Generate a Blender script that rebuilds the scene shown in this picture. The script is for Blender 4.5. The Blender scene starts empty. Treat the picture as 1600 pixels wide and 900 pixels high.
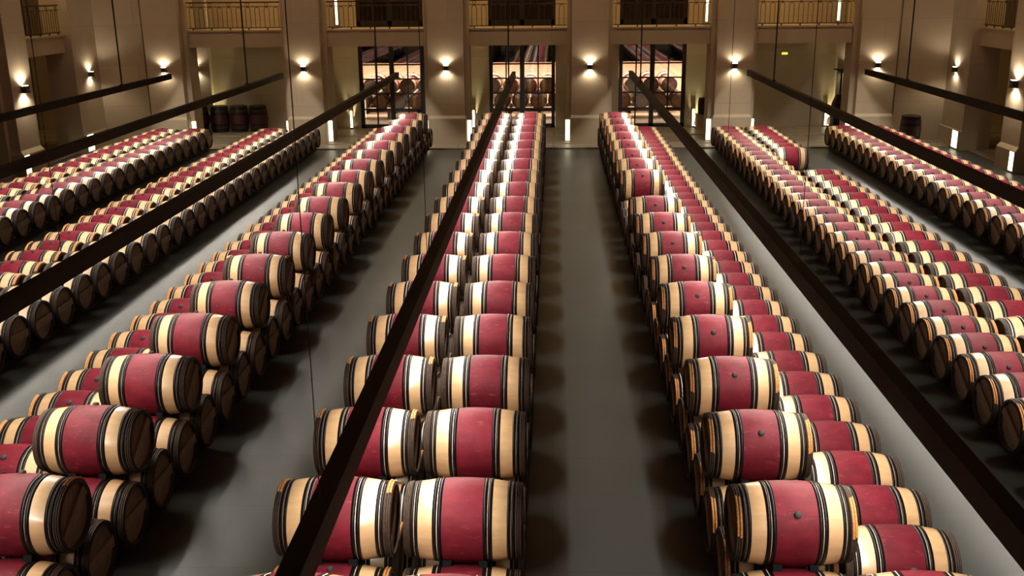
import bpy, math, random
from mathutils import Matrix, Vector
PI = math.pi
rnd = random.Random(7)
sc = bpy.context.scene
col = sc.collection

# ---------------------------------------------------------------- camera, world, exposure, main lights
F_PX, PITCH, YAW, ROLL, CAM_Z = 1596.2138, .2904, .0422, -.0103, 5.286
def make_camera():
    fw = Vector((-math.sin(YAW) * math.cos(PITCH), math.cos(YAW) * math.cos(PITCH), -math.sin(PITCH)))
    rt = Vector((math.cos(YAW), math.sin(YAW), 0)); up = rt.cross(fw)
    c, s = math.cos(ROLL), math.sin(ROLL)
    r2 = c * rt + s * up; u2 = -s * rt + c * up
    cd = bpy.data.cameras.new('camera'); cd.sensor_width = 36; cd.lens = 36 * F_PX / 1600
    cd.clip_start = .1; cd.clip_end = 300
    cam = bpy.data.objects.new('camera', cd); col.objects.link(cam)
    m = Matrix.Identity(4)
    for i in range(3):
        m[i][0], m[i][1], m[i][2] = r2[i], u2[i], -fw[i]
    m[2][3] = CAM_Z
    cam.matrix_world = m
    sc.camera = cam
make_camera()
w = bpy.data.worlds.new('world'); sc.world = w; w.use_nodes = True
w.node_tree.nodes['Background'].inputs[0].default_value = (.5, .4, .3, 1)
w.node_tree.nodes['Background'].inputs[1].default_value = .0
sc.view_settings.view_transform = 'Standard'; sc.view_settings.look = 'None'
sc.view_settings.exposure = 0.0; sc.view_settings.gamma = 1.0; sc.view_settings.use_curve_mapping = False
try:
    sc.cycles.max_bounces = 8; sc.cycles.diffuse_bounces = 4; sc.cycles.glossy_bounces = 3; sc.cycles.transparent_max_bounces = 12
    sc.cycles.sample_clamp_indirect = 4.0
except Exception: pass

RAIL_X = [-12.34, -8.71, -4.99, -1.265, 2.43, 6.13, 9.79]
RAIL_Z, RAIL_Y0, RAIL_Y1 = 2.59, -2.0, 33.0
STRIP_UP = .069        # how far the strip sits inside its shielding rail
STRIP_W = 1040.0        # watts of each light strip
SCONCE_W = 26.0
GALLERY_W = 60.0
AMBIENT_W = 16.0
WASH_W = 17.0

def area(name, loc, rot, sx, sy, power, colr, spread=180):
    l = bpy.data.lights.new(name, 'AREA'); l.shape = 'RECTANGLE'; l.size = sx; l.size_y = sy
    l.energy = power; l.color = colr; l.spread = math.radians(spread)
    o = bpy.data.objects.new(name, l); o.location = loc; o.rotation_euler = rot; col.objects.link(o)
    return o
for x in RAIL_X:
    area('rail_strip_light', (x, (RAIL_Y0 + RAIL_Y1) / 2, RAIL_Z - .17 + STRIP_UP), (0, 0, 0), .022, RAIL_Y1 - RAIL_Y0 - .1, STRIP_W, (1, .92, .80), 180)
# unseen soft fill lights, added above the frame to lift the ambient level
for (x, y) in ((-8, 8), (5.5, 8), (-8, 24), (5.5, 24)):
    area('ambient_fill_light', (x, y, 8.6), (0, 0, 0), 6, 6, AMBIENT_W, (1, .68, .40))

# unseen wash lights, added high up to brighten the front and side walls
for x in (-13.5, -8.4, -3.6, 1.2, 6.0, 11.0):
    area('added_wash_light', (x, 31.0, 8.5), (math.radians(48), 0, 0), 2.5, .6, WASH_W, (1, .73, .46), 110)
for sg, x in ((1, -11.5), (-1, 9.0)):
    area('added_wash_light', (x, 29.0, 8.5), (math.radians(45), 0, sg * PI / 2), 2.5, .6, WASH_W, (1, .73, .46), 110)

def spot(parent, loc, rot, power, ang, blend, colr=(1, .86, .66), r=.03):
    l = bpy.data.lights.new('lamp_light', 'SPOT'); l.energy = power; l.spot_size = math.radians(ang); l.spot_blend = blend; l.color = colr; l.shadow_soft_size = r
    o = bpy.data.objects.new('lamp_light', l); o.location = loc; o.rotation_euler = rot; col.objects.link(o); o.parent = parent

# ---------------------------------------------------------------- materials
def mat(name, base, rough=.6, metal=0, spec=.5, noise=None, coat=0, emit=None, estr=0):
    m = bpy.data.materials.new(name); m.use_nodes = True
    nt = m.node_tree; b = nt.nodes['Principled BSDF']
    b.inputs['Base Color'].default_value = (*base, 1); b.inputs['Roughness'].default_value = rough
    b.inputs['Metallic'].default_value = metal; b.inputs['Specular IOR Level'].default_value = spec
    b.inputs['Coat Weight'].default_value = coat; b.inputs['Coat Roughness'].default_value = .17
    if emit: b.inputs['Emission Color'].default_value = (*emit, 1); b.inputs['Emission Strength'].default_value = estr
    if noise:
        scale, amt, stretch = noise
        tc = nt.nodes.new('ShaderNodeTexCoord'); mp = nt.nodes.new('ShaderNodeMapping'); mp.inputs['Scale'].default_value = stretch
        oi = nt.nodes.new('ShaderNodeObjectInfo'); ad = nt.nodes.new('ShaderNodeVectorMath'); ad.operation = 'ADD'
        sc_ = nt.nodes.new('ShaderNodeVectorMath'); sc_.operation = 'SCALE'; sc_.inputs['Scale'].default_value = 17.0
        cb = nt.nodes.new('ShaderNodeCombineXYZ')
        for k in range(3): nt.links.new(oi.outputs['Random'], cb.inputs[k])
        nt.links.new(cb.outputs[0], sc_.inputs[0])
        nt.links.new(tc.outputs['Object'], mp.inputs[0]); nt.links.new(mp.outputs[0], ad.inputs[0]); nt.links.new(sc_.outputs[0], ad.inputs[1])
        n = nt.nodes.new('ShaderNodeTexNoise'); n.inputs['Scale'].default_value = scale; n.inputs['Detail'].default_value = 6
        nt.links.new(ad.outputs[0], n.inputs['Vector'])
        r = nt.nodes.new('ShaderNodeMapRange'); r.inputs['To Min'].default_value = 1 - amt; r.inputs['To Max'].default_value = 1 + amt
        r.inputs['From Min'].default_value = .3; r.inputs['From Max'].default_value = .7
        nt.links.new(n.outputs['Fac'], r.inputs['Value'])
        h = nt.nodes.new('ShaderNodeHueSaturation'); h.inputs['Color'].default_value = (*base, 1)
        nt.links.new(r.outputs[0], h.inputs['Value']); nt.links.new(h.outputs[0], b.inputs['Base Color'])
        m['hsv'] = h.name
    return m
def vary(m, lo, hi, sat=None):
    """whole-object variation of value by the object's own random number"""
    nt = m.node_tree; h = nt.nodes[m['hsv']]; b = nt.nodes['Principled BSDF']
    h2 = nt.nodes.new('ShaderNodeHueSaturation'); oi = nt.nodes.new('ShaderNodeObjectInfo')
    r = nt.nodes.new('ShaderNodeMapRange'); r.inputs['To Min'].default_value = lo; r.inputs['To Max'].default_value = hi
    nt.links.new(oi.outputs['Random'], r.inputs['Value']); nt.links.new(r.outputs[0], h2.inputs['Value'])
    nt.links.new(h.outputs[0], h2.inputs['Color']); nt.links.new(h2.outputs[0], b.inputs['Base Color'])
    return m
def staved(m, depth=.12):
    """stave joints of a barrel: 26 thin darker lines round the axis x"""
    nt = m.node_tree; b = nt.nodes['Principled BSDF']; src = b.inputs['Base Color'].links[0].from_socket
    tc = nt.nodes.new('ShaderNodeTexCoord'); sp = nt.nodes.new('ShaderNodeSeparateXYZ'); nt.links.new(tc.outputs['Object'], sp.inputs[0])
    at = nt.nodes.new('ShaderNodeMath'); at.operation = 'ARCTAN2'; nt.links.new(sp.outputs[1], at.inputs[0]); nt.links.new(sp.outputs[2], at.inputs[1])
    mu = nt.nodes.new('ShaderNodeMath'); mu.operation = 'MULTIPLY'; mu.inputs[1].default_value = 26 / (2 * PI); nt.links.new(at.outputs[0], mu.inputs[0])
    fl = nt.nodes.new('ShaderNodeMath'); fl.operation = 'FLOOR'; nt.links.new(mu.outputs[0], fl.inputs[0])
    wn = nt.nodes.new('ShaderNodeTexWhiteNoise'); wn.noise_dimensions = '1D'; nt.links.new(fl.outputs[0], wn.inputs['W'])
    r = nt.nodes.new('ShaderNodeMapRange'); r.inputs['To Min'].default_value = 1 - depth; r.inputs['To Max'].default_value = 1 + depth * .6
    nt.links.new(wn.outputs['Value'], r.inputs['Value'])
    h = nt.nodes.new('ShaderNodeHueSaturation'); nt.links.new(src, h.inputs['Color']); nt.links.new(r.outputs[0], h.inputs['Value'])
    nt.links.new(h.outputs[0], b.inputs['Base Color'])
    return m
def blocks(m, base, mortar, sx, sy, gap, vert=True, amt=.12):
    """ashlar or tile joints laid in world metres"""
    nt = m.node_tree; b = nt.nodes['Principled BSDF']
    g = nt.nodes.new('ShaderNodeNewGeometry'); sp = nt.nodes.new('ShaderNodeSeparateXYZ'); nt.links.new(g.outputs['Position'], sp.inputs[0])
    cb = nt.nodes.new('ShaderNodeCombineXYZ')
    if vert:
        ad = nt.nodes.new('ShaderNodeMath'); ad.operation = 'ADD'; nt.links.new(sp.outputs[0], ad.inputs[0]); nt.links.new(sp.outputs[1], ad.inputs[1])
        nt.links.new(ad.outputs[0], cb.inputs[0]); nt.links.new(sp.outputs[2], cb.inputs[1])
    else:
        nt.links.new(sp.outputs[0], cb.inputs[0]); nt.links.new(sp.outputs[1], cb.inputs[1])
    br = nt.nodes.new('ShaderNodeTexBrick'); br.inputs['Scale'].default_value = 1
    br.inputs['Brick Width'].default_value = sx; br.inputs['Row Height'].default_value = sy; br.inputs['Mortar Size'].default_value = gap
    br.inputs['Mortar Smooth'].default_value = .1; br.inputs['Bias'].default_value = 0
    br.inputs['Color1'].default_value = (*[c * (1 - amt) for c in base], 1); br.inputs['Color2'].default_value = (*[c * (1 + amt) for c in base], 1)
    br.inputs['Mortar'].default_value = (*mortar, 1)
    nt.links.new(cb.outputs[0], br.inputs['Vector'])
    n = nt.nodes.new('ShaderNodeTexNoise'); n.inputs['Scale'].default_value = .9; n.inputs['Detail'].default_value = 7
    nt.links.new(g.outputs['Position'], n.inputs['Vector'])
    r = nt.nodes.new('ShaderNodeMapRange'); r.inputs['From Min'].default_value = .3; r.inputs['From Max'].default_value = .7
    r.inputs['To Min'].default_value = 1 - amt; r.inputs['To Max'].default_value = 1 + amt; nt.links.new(n.outputs['Fac'], r.inputs['Value'])
    h = nt.nodes.new('ShaderNodeHueSaturation'); nt.links.new(br.outputs['Color'], h.inputs['Color']); nt.links.new(r.outputs[0], h.inputs['Value'])
    nt.links.new(h.outputs[0], b.inputs['Base Color'])
    return m
M = {}
M['oak'] = staved(vary(mat('pale_oak', (.67, .43, .225), .38, spec=.7, noise=(9, .10, (.5, 2, 2)), coat=1.0), .9, 1.06), .07)
M['red'] = staved(vary(mat('wine_red_stain', (.152, .011, .022), .55, spec=.18, noise=(7, .22, (1, 1.4, 1.4)), coat=.0), .78, 1.12), .12)
def scuffs(m, tint, amt):
    """small pale rub marks of wear scattered over the stain"""
    nt = m.node_tree; b = nt.nodes['Principled BSDF']; src = b.inputs['Base Color'].links[0].from_socket
    tc = nt.nodes.new('ShaderNodeTexCoord'); oi = nt.nodes.new('ShaderNodeObjectInfo'); mp = nt.nodes.new('ShaderNodeMapping'); mp.inputs['Scale'].default_value = (9, 26, 26)
    va = nt.nodes.new('ShaderNodeVectorMath'); va.operation = 'ADD'; cb = nt.nodes.new('ShaderNodeCombineXYZ')
    mu = nt.nodes.new('ShaderNodeMath'); mu.operation = 'MULTIPLY'; mu.inputs[1].default_value = 40
    nt.links.new(oi.outputs['Random'], mu.inputs[0]); nt.links.new(mu.outputs[0], cb.inputs[0]); nt.links.new(mu.outputs[0], cb.inputs[2])
    nt.links.new(tc.outputs['Object'], mp.inputs[0]); nt.links.new(mp.outputs[0], va.inputs[0]); nt.links.new(cb.outputs[0], va.inputs[1])
    n = nt.nodes.new('ShaderNodeTexNoise'); n.inputs['Scale'].default_value = 1.0; n.inputs['Detail'].default_value = 8; n.inputs['Roughness'].default_value = .7
    nt.links.new(va.outputs[0], n.inputs['Vector'])
    r = nt.nodes.new('ShaderNodeMapRange'); r.inputs['From Min'].default_value = .58; r.inputs['From Max'].default_value = .74; r.inputs['To Max'].default_value = amt
    nt.links.new(n.outputs['Fac'], r.inputs['Value'])
    mx = nt.nodes.new('ShaderNodeMixRGB'); mx.inputs[2].default_value = (*tint, 1)
    nt.links.new(r.outputs[0], mx.inputs[0]); nt.links.new(src, mx.inputs[1]); nt.links.new(mx.outputs[0], b.inputs['Base Color'])
scuffs(M['red'], (.38, .10, .11), .55)
M['iron'] = mat('black_hoop_iron', (.007, .005, .005), .30, spec=.22)
M['withy'] = mat('brown_chestnut_hoop', (.050, .032, .023), .5, spec=.2, noise=(30, .35, (1, 1, 1)))
M['cane'] = mat('orange_cane', (.52, .23, .065), .5, noise=(60, .35, (1, 1, 1)))
M['head'] = mat('dark_oak_head', (.25, .16, .10), .6, spec=.3, noise=(6, .30, (1, 5, .6)))
M['bar'] = mat('oak_cross_bar', (.28, .18, .115), .6, noise=(10, .2, (1, 1, 1)))
M['bung'] = mat('grey_silicone_bung', (.05, .046, .046), .7, spec=.15)
M['gap'] = mat('hoop_edge_oak', (.80, .70, .62), .45, spec=.3, noise=(20, .1, (1, 1, 1)))
M['rack'] = mat('dark_rack_timber', (.02, .016, .013), .7, noise=(12, .3, (1, 1, 1)))
M['chock'] = mat('black_rubber_wedge', (.010, .010, .012), .7, spec=.1)
M['rail'] = mat('bronze_brown_rail', (.011, .006, .004), .6, spec=.12, noise=(2, .15, (1, 1, 1)))
M['steel'] = mat('dark_steel_cable', (.02, .015, .013), .5)
M['railing'] = mat('wrought_iron', (.045, .022, .012), .5)
M['stone'] = blocks(mat('limestone', (.5, .4, .3), .8), (.45, .365, .255), (.36, .29, .20), 2.6, 1.35, .006, True, .05)
M['stone_floor'] = blocks(mat('pale_stone_paving', (.4, .33, .25), .45), (.36, .30, .22), (.10, .08, .05), 1.6, 1.25, .012, False, .06)
M['floor'] = blocks(mat('grey_green_floor', (.1, .1, .1), .39, spec=.72), (.064, .069, .064), (.042, .046, .042), 2.4, 1.2, .006, False, .07)
M['plaster'] = mat('cream_plaster', (.40, .31, .21), .85, noise=(1.5, .05, (1, 1, 1)))
M['olive'] = mat('dark_olive_plaster', (.10, .095, .07), .85, noise=(1.5, .05, (1, 1, 1)))  # shade inside the side openings, put into a darker wall colour
M['darkred'] = mat('old_dark_red_stain', (.05, .008, .007), .6, noise=(7, .2, (1, 1, 1)))
M['peach'] = mat('peach_limewash', (.84, .62, .44), .8, noise=(1.2, .05, (1, 1, 1)))
M['frame'] = mat('black_brown_joinery', (.012, .006, .006), .4)
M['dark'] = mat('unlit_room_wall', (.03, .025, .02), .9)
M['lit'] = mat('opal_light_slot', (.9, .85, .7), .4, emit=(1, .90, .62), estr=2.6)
M['bulb'] = mat('lamp_lens', (1, 1, 1), .3, emit=(1, .88, .66), estr=25)
M['bulb_strip'] = mat('strip_housing', (.5, .5, .48), .5)
M['exit'] = mat('yellow_lamp_lens', (.9, .8, .1), .3, emit=(1, .80, .05), estr=2)
def glass():
    m = bpy.data.materials.new('window_glass'); m.use_nodes = True; nt = m.node_tree; nt.nodes.clear()
    o = nt.nodes.new('ShaderNodeOutputMaterial'); mx = nt.nodes.new('ShaderNodeMixShader'); t = nt.nodes.new('ShaderNodeBsdfTransparent')
    g = nt.nodes.new('ShaderNodeBsdfGlossy'); g.inputs['Roughness'].default_value = .0
    f = nt.nodes.new('ShaderNodeFresnel'); f.inputs['IOR'].default_value = 3.2
    nt.links.new(f.outputs[0], mx.inputs[0]); nt.links.new(t.outputs[0], mx.inputs[1]); nt.links.new(g.outputs[0], mx.inputs[2]); nt.links.new(mx.outputs[0], o.inputs[0])
    return m
M['glass'] = glass()

# ---------------------------------------------------------------- mesh helpers
class MB:
    def __init__(s): s.v = []; s.f = []; s.m = []; s.sm = []
    def add(s, verts, faces, mi=0, smooth=False):
        o = len(s.v); s.v += [tuple(p) for p in verts]
        for f in faces: s.f.append(tuple(i + o for i in f)); s.m.append(mi); s.sm.append(smooth)
    def box(s, x0, x1, y0, y1, z0, z1, mi=0):
        v = [(x, y, z) for x in (x0, x1) for y in (y0, y1) for z in (z0, z1)]
        s.add(v, [(0, 1, 3, 2), (4, 6, 7, 5), (0, 4, 5, 1), (2, 3, 7, 6), (0, 2, 6, 4), (1, 5, 7, 3)], mi)
    def frustum(s, b, t, z0, z1, mi=0):
        (x0, x1, y0, y1), (a0, a1, b0, b1) = b, t
        v = [(x0, y0, z0), (x1, y0, z0), (x1, y1, z0), (x0, y1, z0), (a0, b0, z1), (a1, b0, z1), (a1, b1, z1), (a0, b1, z1)]
        s.add(v, [(3, 2, 1, 0), (4, 5, 6, 7), (0, 1, 5, 4), (1, 2, 6, 5), (2, 3, 7, 6), (3, 0, 4, 7)], mi)
    def tube(s, pts, r, n=8, mi=0, closed=False):
        P = [Vector(p) for p in pts]; N = len(P); rings = []
        up = None
        for i, p in enumerate(P):
            a = P[i - 1] if (i or closed) else p; b = P[(i + 1) % N] if (i < N - 1 or closed) else p
            d = (b - a).normalized()
            if up is None: up = d.orthogonal().normalized()
            x = d.cross(up).normalized(); up = x.cross(d).normalized()
            rings.append([p + r * (math.cos(2 * PI * k / n) * x + math.sin(2 * PI * k / n) * up) for k in range(n)])
        v = [q for rg in rings for q in rg]; f = []
        for i in range(N if closed else N - 1):
            j = (i + 1) % N
            for k in range(n): f.append((i * n + k, i * n + (k + 1) % n, j * n + (k + 1) % n, j * n + k))
        s.add(v, f, mi, True)
        if not closed:
            s.add(rings[0], [tuple(range(n))], mi); s.add(rings[-1], [tuple(range(n))[::-1]], mi)
    def revx(s, prof, n=32, mats=None, a0=0.0, a1=2 * PI):
        """revolve (x, r) profile about the x axis; mats = material per segment"""
        full = abs(a1 - a0 - 2 * PI) < 1e-6; na = n if full else n + 1
        v = []
        for (x, r) in prof:
            for k in range(na):
                a = a0 + (a1 - a0) * k / n; v.append((x, r * math.sin(a), r * math.cos(a)))
        o = len(s.v); s.v += v
        for i in range(len(prof) - 1):
            for k in range(n):
                k2 = (k + 1) % na if full else k + 1
                s.f.append((o + i * na + k, o + i * na + k2, o + (i + 1) * na + k2, o + (i + 1) * na + k)); s.m.append(mats[i] if mats else 0); s.sm.append(True)
    def mesh(s, name, mats):
        me = bpy.data.meshes.new(name); me.from_pydata(s.v, [], s.f); me.update()
        for m_ in mats: me.materials.append(M[m_])
        me.polygons.foreach_set('material_index', s.m); me.polygons.foreach_set('use_smooth', s.sm)
        return me
    def build(s, name, mats, parent=None, loc=None):
        if isinstance(mats, str): mats = [mats]
        return link(name, s.mesh(name, mats), parent, loc)
def link(name, me, parent=None, loc=None):
    o = bpy.data.objects.new(name, me); col.objects.link(o)
    if parent: o.parent = parent
    if loc: o.location = loc
    return o
def fixn(me):
    import bmesh
    bm = bmesh.new(); bm.from_mesh(me); bmesh.ops.recalc_face_normals(bm, faces=bm.faces); bm.to_mesh(me); bm.free()
def tag(o, label=None, cat=None, group=None, kind=None):
    if label: o['label'] = label
    if cat: o['category'] = cat
    if group: o['group'] = group
    if kind: o['kind'] = kind
    return o
def struct(name, mb, m): return tag(mb.build(name, m), kind='structure')
def empty(name, loc=(0, 0, 0)):
    o = bpy.data.objects.new(name, None); o.location = loc; o.empty_display_size = .2; col.objects.link(o); return o
def copy_tree(o, parent=None):
    c = o.copy(); col.objects.link(c); c.parent = parent
    for ch in list(o.children): copy_tree(ch, c)
    return c

# ---------------------------------------------------------------- the hall
YF, YFL, YB = 34.71, 35.05, 38.2          # pilaster face, flank face, ambulatory back wall
XL, XR, TOPZ = -15.5, 13.0, 9.0
Z_LINT, Z_GAL = 3.27, 3.82
PIERS = [-13.15, -8.40, -3.60, 1.20, 5.97, 10.63]
BAYS = [(-12.39, -9.16), (-7.64, -4.36), (-2.84, .44), (1.96, 5.21), (6.73, 9.87)]
WINX = [-5.98, -1.16, 3.60]
WZ0, WZ1 = .10, 3.20
mb = MB(); mb.box(XL - .2, XR + .2, -8, 33.75, -.2, 0); struct('floor', mb, 'floor')
mb = MB(); mb.box(XL - 4, XR + 4, 33.75, 34.65, -.2, .035); mb.box(XL - 4, XR + 4, 34.65, 36.4, -.2, .065); mb.box(XL - 4, XR + 4, 36.4, YB, -.2, .10)
mb.box(XL - 4, XL - .2, -8, 33.75, -.2, .03); mb.box(XR + .2, XR + 4, -8, 33.75, -.2, .03)
struct('trim_1', mb, 'stone_floor')
mb = MB(); mb.box(XL - 4, XR + 4, -8.2, 44.5, TOPZ, TOPZ + .2); struct('ceiling', mb, 'plaster')
mb = MB(); mb.box(XL - 4, XR + 4, -8.2, -8, -.2, TOPZ); struct('wall_rear', mb, 'stone')
# front arcade: pilasters, flanks, plinths, gallery slab, upper band
mb = MB()
for c in PIERS:
    mb.box(c - .60, c + .60, YF, 35.3, 0, TOPZ); mb.box(c - .76, c + .76, YFL, 35.9, 0, TOPZ)
    mb.box(c - .64, c + .64, YF - .09, 35.2, 0, .90); mb.frustum((c - .64, c + .64, YF - .09, 35.2), (c - .60, c + .60, YF - .01, 35.2), .90, .99)
    mb.box(c - .63, c + .63, YF - .03, 35.3, 4.9, 5.0)
for (a, b) in BAYS:
    mb.box(a - .02, b + .02, 35.20, YB, Z_LINT, Z_GAL - .03); mb.box(a - .01, b + .01, 35.14, 35.5, Z_GAL - .03, Z_GAL + .02)
    mb.box(a - .02, b + .02, 35.20, 35.9, 7.6, TOPZ)
mb.box(XL - .9, PIERS[0] - .74, 34.95, 35.9, 0, TOPZ); mb.box(PIERS[-1] + .74, XR + .9, 34.95, 35.9, 0, TOPZ)
struct('wall_front', mb, 'stone')
# ambulatory back wall with the openings of the glazed doors and of the gallery windows
mb = MB(); xs = [XL - 4] + [e for c in WINX for e in (c - 1.22, c + 1.22)] + [XR + 4]
for i in range(0, len(xs), 2): mb.box(xs[i], xs[i + 1], YB, YB + .3, 0, TOPZ)
for c in WINX:
    mb.box(c - 1.22, c + 1.22, YB, YB + .3, 0, WZ0); mb.box(c - 1.22, c + 1.22, YB, YB + .3, WZ1 + .02, 3.80); mb.box(c - 1.22, c + 1.22, YB, YB + .3, 6.9, TOPZ)
mb.box(-13.95, -12.68, YB - .25, YB, 0, TOPZ); mb.box(10.20, 11.5, YB - .25, YB, 0, TOPZ)
struct('wall_back', mb, 'stone')
# side arcades
SY = [29.65 - 4.84 * k for k in range(6)]
for side, X, sg in (('left', XL, -1), ('right', XR, 1)):
    mb = MB()
    def bx(x0, x1, y0, y1, z0, z1):
        a, b = X + sg * x0, X + sg * x1; mb.box(min(a, b), max(a, b), y0, y1, z0, z1)
    for y in SY:
        bx(0, .9, y - .60, y + .60, 0, TOPZ); bx(.3, .9, y - .76, y + .76, 0, TOPZ); bx(-.09, .5, y - .64, y + .64, 0, .60)
        a = sorted((X - sg * .09, X + sg * .5)); b = sorted((X - sg * .0, X + sg * .5))
        mb.frustum((a[0], a[1], y - .64, y + .64), (b[0], b[1], y - .60, y + .60), .60, .72)
    bx(0, .9, 33.15, 34.96, 0, TOPZ); bx(-.09, .5, 33.1, 34.96, 0, .60)
    for a, b in [(30.39, 33.17)] + [(y - 4.10, y - .74) for y in SY]:
        bx(.25, 4, a, b, Z_LINT, Z_GAL - .03); bx(.18, .5, a, b, Z_GAL - .03, Z_GAL + .02); bx(.25, .9, a, b, 7.6, TOPZ)
    bx(0, .9, -8.2, SY[-1] - 4.0, 0, TOPZ)
    struct('wall_' + side, mb, 'stone')
    mb = MB(); bx(4, 4.2, -8.2, YB, 0, TOPZ); struct('wall_%s_aisle' % side, mb, 'olive')
# lit store room behind the glazed doors
mb = MB(); mb.box(-9, 7, 44.2, 44.4, 0, 3.0); mb.box(-9.2, -9, YB + .3, 44.4, 0, 3.0); mb.box(7, 7.2, YB + .3, 44.4, 0, 3.0); struct('wall_store', mb, 'peach')
mb = MB(); mb.box(-9, 7, YB + .3, 44.2, 0, .12); struct('floor_store', mb, 'stone_floor')
mb = MB(); mb.box(-9, 7, YB + .3, 44.4, 2.47, 2.53); mb.box(-9, 7, 40.2, 40.3, 2.53, 3.9); struct('ceiling_store', mb, 'dark')
mb = MB(); mb.box(-9, 7, 40.6, 40.7, 3.9, 7.2); mb.box(-9, 7, YB + .3, 40.7, 3.82, 3.9); mb.box(-9, 7, YB + .3, 40.7, 7.2, 7.3); struct('wall_upper', mb, 'dark')
area('store_light', (-1, 42.2, 2.44), (0, 0, 0), 15, 3.2, 2500, (1, .74, .55), 130)
n = 0
for z0, z1, kind in ((WZ0, WZ1, 'door'), (3.80, 6.9, 'window')):
    for c in WINX:
        n += 1
        r = empty('%s_%d' % (kind, n if n < 4 else n - 3), (c, YB + .08, z0)); tag(r, kind='structure')
        h = z1 - z0; fr = MB(); W = 1.21
        fr.box(-W, -W + .13, -.05, .05, 0, h); fr.box(W - .13, W, -.05, .05, 0, h); fr.box(-.085, .085, -.05, .05, 0, h)
        fr.box(-W, W, -.05, .05, 0, .14 if kind == 'door' else .2); fr.box(-W, W, -.05, .05, h - .06, h)
        for x in (-.59, .59): fr.box(x - .025, x + .025, -.03, .03, 0, h)
        zs = [.70, 1.27, 1.81, 2.33] if kind == 'door' else [.75, 1.35, 1.95, 2.5]
        for z in zs: fr.box(-W, W, -.03, .03, z - .025, z + .025)
        fr.build('door_frame' if kind == 'door' else 'window_frame', 'frame', r)
        g = MB(); g.box(-W + .05, W - .05, -.004, .004, .05, h - .03); g.build('glass_pane', 'glass', r)
        if kind == 'door':
            for s in (-1, 1):
                hd = MB(); hd.tube([(s * .05, -.05, 1.0), (s * .05, -.10, 1.0), (s * .05, -.10, 1.22), (s * .05, -.05, 1.22)], .01, 6); hd.build('door_handle', 'steel', r)

# ---------------------------------------------------------------- light rails over the rows
ROWN = ['far left row', 'second row from the left', 'third row from the left', 'centre row', 'third row from the right', 'second row from the right', 'far right row']
RAILN = ['far left', 'second from the left', 'third from the left', 'central', 'third from the right', 'second from the right', 'far right']
CABLE_Y = [29.2, 14.35, 9.85, 4.95]
for x, rn, wn in zip(RAIL_X, RAILN, ROWN):
    t = empty('light_rail', (x, RAIL_Y1, RAIL_Z - .17)); L = RAIL_Y1 - RAIL_Y0
    b = MB(); b.box(-.06, .06, -L, 0, .10, .17); b.box(-.06, -.052, -L, 0, 0, .10); b.box(.052, .06, -L, 0, 0, .10)
    b.build('rail_body', 'rail', t)
    b = MB(); b.box(-.02, .02, -L + .03, -.03, STRIP_UP + .004, .10); b.build('light_strip', 'bulb_strip', t)
    for k, y in enumerate(CABLE_Y):
        if (k == 1 and not 2 < x < 3) or (k == 2 and not -6 < x < 3) or (k == 3 and not -2 < x < 0): continue
        rr = .022 if k == 0 else (.0028 if k == 3 else .004)
        c = MB(); c.tube([(0, y - RAIL_Y1, .17), (0, y - RAIL_Y1, TOPZ - RAIL_Z + .17)], rr, 6)
        if k == 0: c.box(-.05, .05, y - RAIL_Y1 - .05, y - RAIL_Y1 + .05, .17, .20)
        c.build('hanging_rod' if k == 0 else 'hanging_cable', 'steel', t)
    tag(t, 'long dark brown light rail hanging over the barrels, %s of seven' % rn, 'light rail', 'light rails over the barrel rows')

# ---------------------------------------------------------------- barrels
RB, RH, HL = .345, .290, .475
ZL, ZT = .45, 1.048
def rad(x): return RH + (RB - RH) * (1 - (abs(x) / HL) ** 2)
HOOPS = [(.165, .1993), (.2050, .239), (.356, .3845), (.3895, .417)]
WITHY = [.430, .447, .464]
def sym(pos): return [-p for p in reversed(pos)] + list(pos)
def staves_mesh(n=40):
    xs = [0, .083, .166, .200, .204, .238, .30, .358, .386, .388, .416, .45, HL]
    mt = [1, 1, 0, 3, 0, 0, 0, 0, 3, 0, 2, 2]        # 0 oak 1 red 2 dark end 3 pale gap
    xs2 = [-p for p in reversed(xs[1:])] + xs; mt2 = list(reversed(mt)) + mt
    prof = [(x, rad(x)) for x in xs2]
    prof = [(-HL + .035, RH - .030), (-HL, RH - .022)] + prof + [(HL, RH - .022), (HL - .035, RH - .030)]
    mt2 = [2, 2] + mt2 + [2, 2]
    b = MB(); b.revx(prof, n, mt2); me = b.mesh('barrel_staves', ['oak', 'red', 'withy', 'gap']); fixn(me); return me
def hoop(b, x0, x1, n=40, mi=0, th=.004):
    r0, r1 = rad(x0), rad(x1)
    b.revx([(x0, r0 - .002), (x0, r0 + th), (x1, r1 + th), (x1, r1 - .002)], n, [mi] * 3)
def rivets(b, xc, mi=0):
    for dx in (-.008, .008):
        for a in (.06, .11):
            r = rad(xc) + .005; A = a if dx > 0 else -a
            c = Vector((xc, r * math.sin(A), r * math.cos(A))); q = .0035
            b.add([c + Vector((i * q, j * q, k * q)) for i in (-1, 1) for j in (-1, 1) for k in (-1, 1)],
                  [(0, 1, 3, 2), (4, 6, 7, 5), (0, 4, 5, 1), (2, 3, 7, 6), (0, 2, 6, 4), (1, 5, 7, 3)], mi)
def withy(b, x, n=36, mi=0):
    R = rad(x) + .004; r = .0095; prof = []
    for k in range(7):
        a = PI * k / 6; prof.append((x - r * math.cos(a), R + r * math.sin(a)))
    b.revx(prof, n, [mi] * 6)
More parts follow.
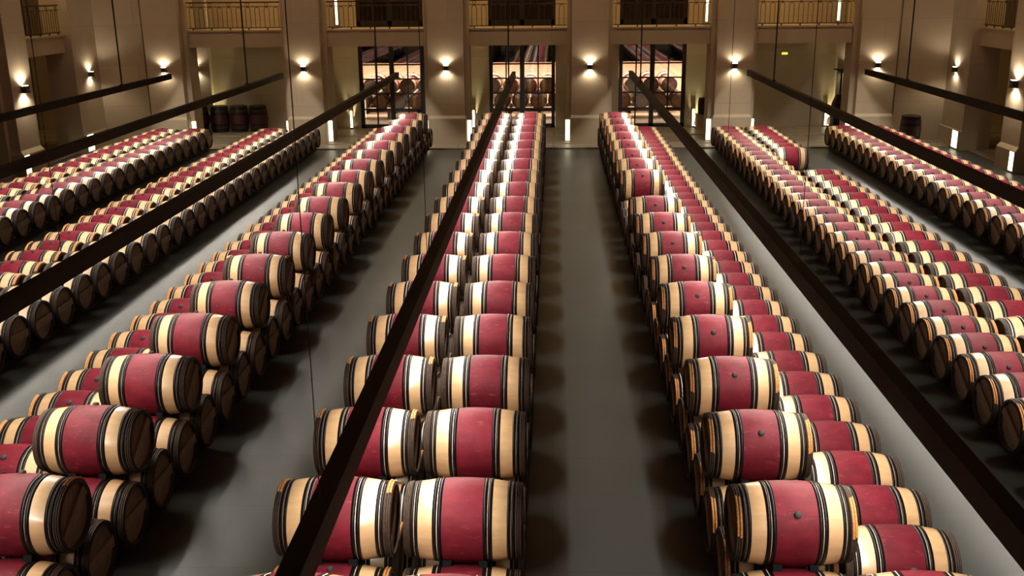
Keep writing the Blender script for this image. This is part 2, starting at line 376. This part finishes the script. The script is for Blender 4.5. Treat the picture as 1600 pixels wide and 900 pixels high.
def cane(b, sgn, mi=0, half=.56, c0=0.):
    for (x, lo, hi) in ((.437, -half, half * .90), (.460, -half * .94, half)):
        R = rad(x) + .013; r = .0105; prof = []
        for k in range(7):
            a = PI * k / 6; prof.append((sgn * x - r * math.cos(a), R + r * math.sin(a)))
        b.revx(prof, 12, [mi] * 6, c0 + lo, c0 + hi)
        for e in (lo, hi):
            v = [(px, pr_ * math.sin(c0 + e), pr_ * math.cos(c0 + e)) for px, pr_ in prof]; b.add(v, [tuple(range(7))], mi)
def head(b, s, rot=0, mi=0):
    n = 32; x = s * (HL - .033); R = RH - .026
    v = [(x, R * math.sin(2 * PI * k / n), R * math.cos(2 * PI * k / n)) for k in range(n)]
    b.add(v, [tuple(range(n)) if s < 0 else tuple(range(n))[::-1]], mi)
def crossbar(b, s, rot, mi=0):
    R = RH - .03; hw = .055; x0 = HL - .033; x1 = HL - .008; L_ = math.sqrt(R * R - hw * hw)
    c, sn = math.cos(rot), math.sin(rot); v = []
    for x in (x0, x1):
        for (a, d) in ((-L_, -hw), (L_, -hw), (L_, hw), (-L_, hw)): v.append((s * x, a * c - d * sn, a * sn + d * c))
    b.add(v, [(0, 1, 2, 3), (4, 5, 6, 7), (0, 1, 5, 4), (1, 2, 6, 5), (2, 3, 7, 6), (3, 0, 4, 7)], mi)
def bung(b, mi=0):
    R = rad(0); n = 12; v = []; f = []
    prof = [(.030, -.01), (.030, .012), (.024, .022), (.010, .026)]
    for (r, h) in prof:
        for k in range(n): v.append((r * math.cos(2 * PI * k / n), r * math.sin(2 * PI * k / n), R + h))
    for i in range(len(prof) - 1):
        for k in range(n): f.append((i * n + k, i * n + (k + 1) % n, (i + 1) * n + (k + 1) % n, (i + 1) * n + k))
    f.append(tuple(range(3 * n, 4 * n))); b.add(v, f, mi, True)
def make_barrel(canes):
    r = link('wine_barrel', staves_mesh())
    for s in (-1, 1):
        b = MB(); head(b, s); h = b.build('barrel_head', 'head', r)
        b = MB(); crossbar(b, s, .6 * s + .3); fixn_me = b.build('cross_bar', 'bar', h); fixn(fixn_me.data)
        for (a, c) in HOOPS:
            b = MB(); hoop(b, min(s * a, s * c), max(s * a, s * c)); rivets(b, s * (a + c) / 2); o = b.build('iron_hoop', 'iron', r); fixn(o.data)
        for x in WITHY:
            b = MB(); withy(b, s * x); o = b.build('wooden_hoop', 'withy', r); fixn(o.data)
        if not canes: continue
        b = MB(); cane(b, s); o = b.build('cane_binding', 'cane', r); fixn(o.data); o['label'] = 'orange cane lashing on the end hoops'
    b = MB(); bung(b); o = b.build('bung', 'bung', r); fixn(o.data)
    return r
def small_mb(n=24, canes=True):
    """one barrel in a single mesh: slots oak red withy gap iron cane head bar bung"""
    b = MB(); xs = [0, .083, .166, .202, .238, .30, .358, .387, .416, HL]; mt = [1, 1, 4, 4, 0, 0, 4, 4, 2]
    xs2 = [-p for p in reversed(xs[1:])] + xs; mt2 = list(reversed(mt)) + mt
    prof = [(x, rad(x) + .002) for x in xs2]
    prof = [(-HL + .033, RH - .030), (-HL, RH - .022)] + prof + [(HL, RH - .022), (HL - .033, RH - .030)]
    b.revx(prof, n, [2, 2] + mt2 + [2, 2])
    for s in (-1, 1):
        for x in (.202, .387):
            p = [(s * x - .005, rad(x) + .001), (s * x, rad(x) + .005), (s * x + .005, rad(x) + .001)]; b.revx(p, n, [3, 3])
        for x in (.437, .460):
            R = rad(x) + .002; p = [(s * x - .012, R - .004), (s * x, R + .010), (s * x + .012, R - .004)]; b.revx(p, n, [2, 2])
        head(b, s, 0, 6); crossbar(b, s, .6 * s + .3, 7)
        if canes: cane(b, s, 5)
    bung(b, 8)
    return b
SLOTS = ['oak', 'red', 'withy', 'gap', 'iron', 'cane', 'head', 'bar', 'bung']
BARREL_COLS = [   # row, column word, x, tier, turn of the bung (towards the camera), cane lashings showing
    (0, 'left', -12.87, 'L', .25, 1), (0, 'right', -11.81, 'L', -.9, 0), (1, 'left', -9.237, 'L', .30, 1), (1, 'right', -8.18, 'L', -.9, 0),
    (2, 'left', -5.517, 'L', .55, 1), (2, 'right', -4.46, 'L', -.9, 0), (2, 'right', -4.46, 'T', -.30, 0),
    (3, 'left', -1.783, 'L', 0, 1), (3, 'right', -.726, 'L', -.9, 0), (3, 'left', -1.783, 'T', -.20, 1), (3, 'right', -.726, 'T', -.9, 0),
    (4, 'left', 1.913, 'L', .9, 1), (4, 'right', 2.93, 'L', -.9, 0), (4, 'left', 1.913, 'T', .82, 1),
    (5, 'left', 5.599, 'L', .75, 1), (5, 'right', 6.656, 'L', -.9, 0), (6, 'left', 9.262, 'L', .7, 1), (6, 'right', 10.32, 'L', -.9, 0)]
CAMM = sc.camera.matrix_world.inverted()
def px(p):
    q = CAMM @ Vector(p); return (800 + F_PX * q.x / -q.z, 450 - F_PX * q.y / -q.z) if q.z < -.5 else (9999, 9999)
SPOTS = []   # key, row, column, tier, index, location, turn, in the frame
for ci, (row, cw, x, tier, turn, caned) in enumerate(BARREL_COLS):
    seq = range(-14, 36) if tier == 'L' else range(-6, 18)
    for k in seq:
        if tier == 'T' and row == 4 and k == 9: continue
        if row == 5 and cw == 'right' and tier == 'L' and 25 <= k <= 28: continue
        y = 7.8665 + .7265 * k if tier == 'L' else 7.505 + 1.453 * k
        z = ZL if tier == 'L' else ZT
        xx = x + rnd.uniform(-.008, .008)
        pts = [px((xx + a, y, z + b)) for a in (-.475, .475) for b in (-.34, .34)]
        inf = any(2 < p[0] < 1598 and 2 < p[1] < 898 for p in pts)
        SPOTS.append(['%d_%d' % (ci, k), row, cw, tier, k, (xx, y, z), turn + rnd.uniform(-.07, .07), inf, caned or (ci == 6 and k in (0, 5))])
TOPKEYS = ('13_0 10_0 6_1 13_1 9_0 6_0 10_1 6_2 13_2 9_1 12_0 10_2 6_3 13_3 9_2 10_3 6_4 5_1 12_2 12_1 13_4 9_3 10_4 6_5 5_0 14_7 14_6 13_5 12_3 14_5 14_8 5_3 '
           '12_4 9_4 5_2 10_5 6_6 14_9 13_6 12_5 14_10 6_7 9_5 10_6 13_10 5_5 14_11 14_4 13_7 5_-1 12_6 5_4 4_4 6_8 11_0 12_7 3_8 10_7 14_12 11_1 4_2 9_6 14_13 '
           '8_-1 15_10 3_9 13_8 6_9 3_10 15_11 4_3 5_7 5_6 14_14 7_-1 12_9 10_8 15_9 4_5 11_2 9_7 12_8 3_11 14_15 15_12 6_10 11_3 8_0 3_12 4_7 16_18 15_13 7_0 '
           '14_16 10_9 9_8 3_13 1_19 16_17 16_19 6_11 4_6 1_20 14_17 2_13 12_10 5_9 15_14 5_8 12_11 16_20 1_18 10_10 3_14 2_12 6_12 1_21 2_14 4_9 16_16 15_15 '
           '16_21 9_9 1_22 14_18 11_4 15_8 14_19 3_15 13_11 2_15 15_16 1_23 5_10 12_12 3_16 11_5 16_23 14_20 12_13 6_13 10_11 9_10 1_24 2_16 15_17 13_12 1_25 '
           '14_21 3_17 16_24 5_11 2_17 6_14 10_12 1_26 15_18 3_18 16_25 12_14 14_22 4_11 9_11 5_12 11_6 13_13 1_17 14_23 2_18 5_13 16_26 4_8 7_2 15_19 2_19 1_28 '
           '1_27 3_19 6_15 13_14 12_16 12_15 14_24 15_20 10_13 2_11 16_28 3_20 1_29 9_12 16_27 11_7 6_16 4_10 3_21 15_21 14_25 2_20 1_30 16_29 2_21 5_14 5_15 '
           '14_27 13_15 14_26 11_8 3_22 10_14 12_18 12_17 15_22 10_15 1_31 16_30 15_23 0_22 1_32 5_16 6_17 3_23 9_13 8_2 4_13 16_31 2_22 1_33 14_28 13_16 12_20 '
           '12_21 4_12 16_32 2_23 9_14 3_24 5_17 4_14 13_17 14_30 2_24 0_23 11_9 12_19 15_24 1_34 14_29 16_33 8_1 3_25 11_10 1_35 0_24 12_22 10_16 16_34 14_32 '
           '4_16 5_18 9_15 16_35 0_25 2_25 3_26 ')   # column_index of the barrels that show largest, largest first
NEAR = 120
def ordinal(n):
    a = ['', 'first', 'second', 'third', 'fourth', 'fifth', 'sixth', 'seventh', 'eighth', 'ninth', 'tenth', 'eleventh', 'twelfth', 'thirteenth',
         'fourteenth', 'fifteenth', 'sixteenth', 'seventeenth', 'eighteenth', 'nineteenth']
    if n < 20: return a[n]
    t = {2: 'twent', 3: 'thirt', 4: 'fort'}[n // 10]
    return t + 'ieth' if n % 10 == 0 else t + 'y-' + a[n % 10]
cnt = {}
for s in SPOTS:
    key = (s[1], s[2], s[3])
    if s[7]: cnt[key] = cnt.get(key, 0) + 1
    s.append(cnt.get(key, 0))   # s[9]: how many of its tier and column stand before it
ncols = {}
for s in SPOTS: ncols.setdefault(s[1], set()).add((s[3]))
def barrel_label(s):
    tier = {'L': 'lower tier, ', 'T': 'upper tier, '}[s[3]] if 'T' in ncols[s[1]] else ''
    return 'red-banded barrel, %s from near end, %s%s column, %s' % (ordinal(s[9]), tier, s[2], ROWN[s[1]])
protos = [make_barrel(False), make_barrel(True)]; used = [False, False]
small = small_mb().mesh('small_barrel', SLOTS); fixn(small)
plain = small_mb(24, False).mesh('small_plain_barrel', SLOTS); fixn(plain)
order = [k for k in TOPKEYS.split()] if TOPKEYS else [s[0] for s in SPOTS if s[7]]
rank = {k: i for i, k in enumerate(order)}
rest = []
near = set(order[:NEAR]) if TOPKEYS else set()
for s in SPOTS:
    if s[0] not in rank: rest.append(s); continue
    if s[0] in near:
        q = 1 if s[8] else 0
        o = protos[q] if not used[q] else copy_tree(protos[q]); used[q] = True
    else: o = link('wine_barrel', small if s[8] else plain)
    o.location = s[5]; o.rotation_euler = (s[6], 0, 0)
    tag(o, barrel_label(s), 'barrel', 'barrels of the ' + ROWN[s[1]])
for q, proto in enumerate(protos):
    if used[q]: continue
    for c in list(proto.children):
        for d in list(c.children): bpy.data.objects.remove(d)
        bpy.data.objects.remove(c)
    bpy.data.objects.remove(proto)
REAR = []
# dark runners that carry the lower tier
for (row, cw, x, tier, turn, caned) in BARREL_COLS:
    if tier != 'L': continue
    ys = [s[5][1] for s in SPOTS if (s[1], s[2], s[3]) == (row, cw, 'L')]
    segs = [(min(ys) - .35, max(ys) + .35, '')]
    if row == 5 and cw == 'right': segs = [(min(ys) - .35, 7.8665 + .7265 * 24 + .35, ' front'), (7.8665 + .7265 * 29 - .35, max(ys) + .35, ' rear')]
    for (a, b_, wd) in segs:
        for dx, sd in ((-.25, 'left'), (.25, 'right')):
            b = MB(); b.box(-.05, .05, a, b_, 0, .09); b.frustum((-.05, .05, a, b_), (-.03, .03, a, b_), .09, .112)
            r = b.build('timber_runner', 'rack', None, (x + dx, 0, 0))
            tag(r, '%s dark timber%s under the %s column of barrels, %s' % (sd, wd, cw, ROWN[row]), 'rack', 'timber runners under the barrels')
# black wedges steadying the upper tier
cw_ = MB(); cw_.add([(-.035, -.05, 0), (.035, -.05, 0), (.035, .03, 0), (-.035, .03, 0), (-.035, -.05, .055), (.035, -.05, .055), (.035, .03, .015), (-.035, .03, .015)],
        [(3, 2, 1, 0), (4, 5, 6, 7), (0, 1, 5, 4), (1, 2, 6, 5), (2, 3, 7, 6), (3, 0, 4, 7)])
wm = cw_.mesh('wedge', ['chock'])
for s in SPOTS:
    if s[3] != 'T' or not s[7] or s[4] > 4: continue
    X, Y, Z = s[5]
    for dx, side in ((-.13, 'left'), (.16, 'right')):
        o = link('wedge', wm); yb = Y - .3632
        yy = Y - .245; zz = ZL + math.sqrt(rad(dx) ** 2 - (yy - yb) ** 2)
        o.location = (X + dx, yy, zz - .006); o.rotation_euler = (-math.asin((yy - yb) / rad(dx)), 0, 0)
        tag(o, '%s black wedge under %s upper-tier barrel from near end, %s column, %s' % (side, ordinal(s[9]), s[2], ROWN[s[1]].replace(' from the', ' from')), 'wedge', 'black wedges under the upper tier')

# barrels stacked end-on in the store room behind the glazed doors
DOORN = ['left', 'middle', 'right']
eb = plain
for wi, c in enumerate(WINX):
    for st, y in ((0, 41.15), (1, 42.75)):
        for tier in (0, 1):
            for k in range(5 - tier):
                x = c - 1.60 + .72 * k + .36 * tier; z = .80 + .612 * tier
                if st == 1: REAR.append((x, y, z)); continue
                o = link('wine_barrel', eb); o.location = (x, y, z); o.rotation_euler = (0, 0, PI / 2)
                tag(o, 'end-on barrel behind %s glazed door, %s from left, %s' % (DOORN[wi], ordinal(k + 1), 'upper tier' if tier else 'lower tier'), 'barrel', 'barrels in the store room')
        r = empty('barrel_rack', (c, y, .12)); b = MB()
        for dy in (-.25, .25): b.box(-2.0, 2.0, dy - .05, dy + .05, .26, .345)
        for dx in (-1.8, -.6, .6, 1.8): b.box(dx - .05, dx + .05, -.3, .3, 0, .26)
        b.build('trestle', 'rack', r)
        tag(r, 'dark trestle under the %s stack behind the %s glazed door' % ('front' if st == 0 else 'rear', DOORN[wi]), 'rack', 'trestles in the store room')
if rest:
    base = small_mb(14, False); big = MB()
    for s in rest:
        c, sn = math.cos(s[6]), math.sin(s[6]); X, Y, Z = s[5]; o = len(big.v)
        big.v += [(X + x, Y + y * c - z * sn, Z + y * sn + z * c) for x, y, z in base.v]
        big.f += [tuple(i + o for i in f) for f in base.f]; big.m += base.m; big.sm += base.sm
    for X, Y, Z in REAR:
        o = len(big.v); big.v += [(X - y, Y + x, Z + z) for x, y, z in base.v]
        big.f += [tuple(i + o for i in f) for f in base.f]; big.m += base.m; big.sm += base.sm
    ob = big.build('barrel_stock', SLOTS); fixn(ob.data)
    tag(ob, 'remaining red-banded barrels, far off or hidden within the rows', 'barrels', kind='stuff')
# upright barrels in the alcoves
old_me = small_mb(24, False).mesh('old_barrel', ['withy', 'darkred', 'withy', 'withy', 'iron', 'withy', 'head', 'withy', 'bung']); fixn(old_me)
def upright(x, y, z, label, sc_=1.0, group=None):
    o = link('upright_barrel', old_me); o.location = (x, y, z + .475 * sc_); o.rotation_euler = (0, PI / 2, 0); o.scale = (sc_,) * 3
    return tag(o, label, 'barrel', group)
for k, x in enumerate((-13.05, -12.33, -11.61, -10.89)):
    upright(x, 37.55, .10, 'dark barrel standing upright in the left alcove, %s from left' % ordinal(k + 1), 1, 'upright barrels in the left alcove')
upright(11.72, 34.2, .035, 'dark barrel standing upright before the right corner wall')
for k, (x, y) in enumerate(((-17.0, 31.0), (-17.1, 31.8))):
    upright(x, y, .03, 'dark barrel upright in the opening at far left, %s one' % ('nearer' if k == 0 else 'farther'), 1, 'upright barrels in the left opening')
t = empty('pedestal', (5.45, 37.7, .10)); b = MB(); b.box(-.24, .24, -.24, .24, 0, .48); b.frustum((-.24, .24, -.24, .24), (-.28, .28, -.28, .28), .48, .53); b.build('pedestal_block', 'plaster', t)
b = MB(); b.box(-.28, .28, -.28, .28, 0, .06); b.build('plinth', 'plaster', t)
tag(t, 'small stone pedestal carrying a keg, half behind a pier', 'pedestal')
upright(5.45, 37.7, .63, 'small dark keg on a pedestal right of the glazed doors', .62)
t = empty('torchere', (10.2, 37.3, .10)); b = MB(); b.box(-.22, .22, -.22, .22, 0, .9); b.frustum((-.22, .22, -.22, .22), (-.12, .12, -.12, .12), .9, 1.25); b.build('draped_base', 'frame', t)
b = MB(); b.tube([(0, 0, 1.2), (0, 0, 2.05)], .035, 8); b.build('pole', 'steel', t)
b = MB(); b.frustum((-.06, .06, -.06, .06), (-.24, .24, -.24, .24), 2.03, 2.12); b.box(-.24, .24, -.24, .24, 2.12, 2.15); b.build('dish', 'steel', t)
tag(t, 'tall dark stand with a flat dish top in the right alcove', 'stand')

# ---------------------------------------------------------------- wall lamps, light slots, uplights
def sconce(x, y, z, rz, label, p=1.0, sz=1.0):
    t = empty('wall_lamp', (x, y, z)); t.scale = (sz,) * 3; t.rotation_euler = (0, 0, rz)       # local -y points off the wall
    b = MB(); b.box(-.05, .05, -.02, 0, -.06, .06); b.build('back_plate', 'steel', t)
    b = MB()
    for (z0, z1, a, c) in ((-.08, 0, .10, .055), (0, .08, .055, .10)):
        b.frustum((-a, a, -.13 - (a - .055) * .3, -.02), (-c, c, -.13 - (c - .055) * .3, -.02), z0, z1)
    b.build('lamp_body', 'steel', t)
    b = MB(); b.box(-.075, .075, -.12, -.03, .081, .083); b.box(-.075, .075, -.12, -.03, -.083, -.081); b.build('lens', 'bulb', t)
    spot(t, (0, -.085, .10), (PI, 0, 0), SCONCE_W * p, 150, .6); spot(t, (0, -.085, -.10), (0, 0, 0), SCONCE_W * p, 150, .6)
    tag(t, label, 'wall lamp', 'up-and-down wall lamps')
pn = ['left corner pier', 'first full pier from left', 'pier between the left and middle glazed doors', 'pier between the middle and right glazed doors', 'pier right of the glazed doors', 'right corner pier']
for c, n_ in zip(PIERS, pn): sconce(c, YF, 2.58, 0, 'black wall lamp on the %s' % n_)
sconce(XL, 34.15, 2.50, PI / 2, 'small black up-and-down lamp on left side wall beside the corner'); sconce(XL, SY[0], 2.44, PI / 2, 'small black up-and-down lamp at the left edge of the view', 2.5, 1.3)
sconce(XR, 34.15, 2.46, -PI / 2, 'small black up-and-down lamp on right side wall beside the corner'); sconce(XR, SY[0], 2.42, -PI / 2, 'small black up-and-down lamp at the right edge of the view', 2.5, 1.3)
sconce(-13.2, YB - .25, 2.35, 0, 'bright up-and-down lamp inside the left alcove'); sconce(10.72, YB - .25, 2.30, 0, 'bright up-and-down lamp inside the right alcove')
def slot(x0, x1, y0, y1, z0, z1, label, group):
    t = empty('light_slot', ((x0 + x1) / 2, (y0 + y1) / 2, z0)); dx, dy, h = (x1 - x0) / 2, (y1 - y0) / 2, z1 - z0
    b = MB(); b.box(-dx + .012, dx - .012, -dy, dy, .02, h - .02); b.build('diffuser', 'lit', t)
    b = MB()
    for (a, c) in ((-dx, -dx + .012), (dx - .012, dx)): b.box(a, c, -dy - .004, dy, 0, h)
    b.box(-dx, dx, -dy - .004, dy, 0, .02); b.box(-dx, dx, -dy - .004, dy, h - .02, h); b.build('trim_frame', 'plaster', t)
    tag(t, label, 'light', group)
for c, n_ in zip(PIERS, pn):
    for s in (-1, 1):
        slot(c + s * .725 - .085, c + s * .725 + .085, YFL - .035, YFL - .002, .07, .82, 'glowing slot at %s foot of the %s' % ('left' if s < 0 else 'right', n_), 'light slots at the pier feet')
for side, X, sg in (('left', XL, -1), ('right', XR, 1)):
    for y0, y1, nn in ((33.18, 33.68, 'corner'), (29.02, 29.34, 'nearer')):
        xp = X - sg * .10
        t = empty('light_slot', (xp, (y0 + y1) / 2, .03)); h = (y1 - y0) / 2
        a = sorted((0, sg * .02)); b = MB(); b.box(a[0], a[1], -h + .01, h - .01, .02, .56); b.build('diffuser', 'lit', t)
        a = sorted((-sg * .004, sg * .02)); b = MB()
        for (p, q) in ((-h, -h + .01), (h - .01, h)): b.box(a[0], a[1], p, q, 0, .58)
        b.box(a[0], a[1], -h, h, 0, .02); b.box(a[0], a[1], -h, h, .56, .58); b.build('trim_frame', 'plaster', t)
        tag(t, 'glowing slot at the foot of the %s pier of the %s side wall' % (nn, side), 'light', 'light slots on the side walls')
def uplight(x, y, z, label, power=420):
    t = empty('floor_uplight', (x, y, z)); b = MB(); b.tube([(0, 0, 0), (0, 0, .06)], .05, 12); b.build('housing', 'steel', t)
    b = MB(); b.tube([(0, 0, .061), (0, 0, .064)], .04, 12); b.build('lens', 'bulb', t)
    spot(t, (0, .03, .08), (PI, 0, 0), power, 38, .9, (1, .92, .50), .015); tag(t, label, 'uplight', 'floor uplights at the back wall')
for x, l in ((-7.55, 'floor uplight left of the left glazed door'), (-2.98, 'floor uplight left of the middle glazed door'), (5.18, 'floor uplight beside the pedestal right of the glazed doors'), (10.05, 'floor uplight in the right alcove'), (-12.5, 'floor uplight behind the upright barrels in the left alcove')):
    uplight(x, YB - .10, .10, l)
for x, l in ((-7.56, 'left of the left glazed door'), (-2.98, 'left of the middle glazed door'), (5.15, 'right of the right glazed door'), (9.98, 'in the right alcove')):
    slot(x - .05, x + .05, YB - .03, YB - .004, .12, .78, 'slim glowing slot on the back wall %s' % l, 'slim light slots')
for x, l in ((-12.72, 'far left'), (-7.90, 'second from left'), (-3.11, 'third from left'), (5.49, 'second from right'), (10.16, 'far right')):
    slot(x - .055, x + .055, YB - .03, YB - .004, Z_GAL + .04, 5.3, 'tall slim glowing slot in the front gallery, %s' % l, 'gallery light slots')
for (a, b_) in BAYS: area('alcove_fill_light', ((a + b_) / 2, 36.9, Z_LINT - .01), (0, 0, 0), 2.4, .5, 4, (1, .86, .50))  # dim fill added under the gallery slab to lift the alcoves
t = empty('emergency_lamp', (8.34, YB - .0, 2.74)); b = MB(); b.box(-.12, .12, -.05, 0, -.05, .05); b.build('housing', 'plaster', t)
b = MB(); b.box(-.10, .10, -.056, -.05, -.035, .035); b.build('lens', 'exit', t); tag(t, 'small glowing yellow emergency lamp high in the right alcove', 'lamp')
for i, (a, b_) in enumerate(BAYS):
    area('gallery_light', ((a + b_) / 2, 36.9, 7.4), (0, 0, 0), 2.6, .8, GALLERY_W, (1, .62, .22))
for X in (XL - 2.3, XR + 2.3): area('gallery_light', (X, 31.4, 7.4), (0, 0, 0), .8, 2.4, GALLERY_W, (1, .62, .22))

# ---------------------------------------------------------------- gallery railings
HP = .90
def railing(loc, L, rz, label):
    t = empty('gallery_railing', loc); t.rotation_euler = (0, 0, rz)
    for nm, z, r in (('handrail', HP, .022), ('upper_rail', HP - .14, .012), ('bottom_rail', .07, .014)):
        b = MB(); b.box(0, L, -r, r, z - r, z + r); b.build(nm, 'railing', t)
    n = int(round(L / .31)); st = L / n
    for k in range(n):
        x = (k + .25) * st; x2 = x + st * .5; zt = HP - .16; r = st * .25; xc = (x + x2) / 2
        pts = [(x, 0, .07), (x, 0, zt - r)] + [(xc - r * math.cos(a * PI / 6), 0, zt - r + r * math.sin(a * PI / 6)) for a in range(1, 6)] + [(x2, 0, zt - r), (x2, 0, .07)]
        b = MB(); b.tube(pts, .010, 5); b.build('baluster_loop', 'railing', t)
        if k % 2 == 0:
            b = MB(); b.tube([(xc + .055 * math.cos(a * PI / 5), 0, HP - .07 + .055 * math.sin(a * PI / 5)) for a in range(10)], .010, 5, closed=True); b.build('ring', 'railing', t)
            b = MB(); b.box(xc - .02, xc + .02, -.02, .02, 0, .07); b.build('foot', 'railing', t)
    tag(t, label, 'railing', 'gallery railings')
bn = ['far left bay of the front gallery', 'bay above the left glazed door', 'bay above the middle glazed door', 'bay above the right glazed door', 'far right bay of the front gallery']
for (a, b_), n_ in zip(BAYS, bn): railing((a + .02, 35.24, Z_GAL + .02), b_ - a - .04, 0, 'brown wrought-iron railing with looped bars, %s' % n_)
railing((XL - .30, 30.42, Z_GAL + .02), 2.70, PI / 2, 'brown wrought-iron railing on the left side wall gallery')
railing((XR + .30, 30.42, Z_GAL + .02), 2.70, PI / 2, 'brown wrought-iron railing on the right side wall gallery')
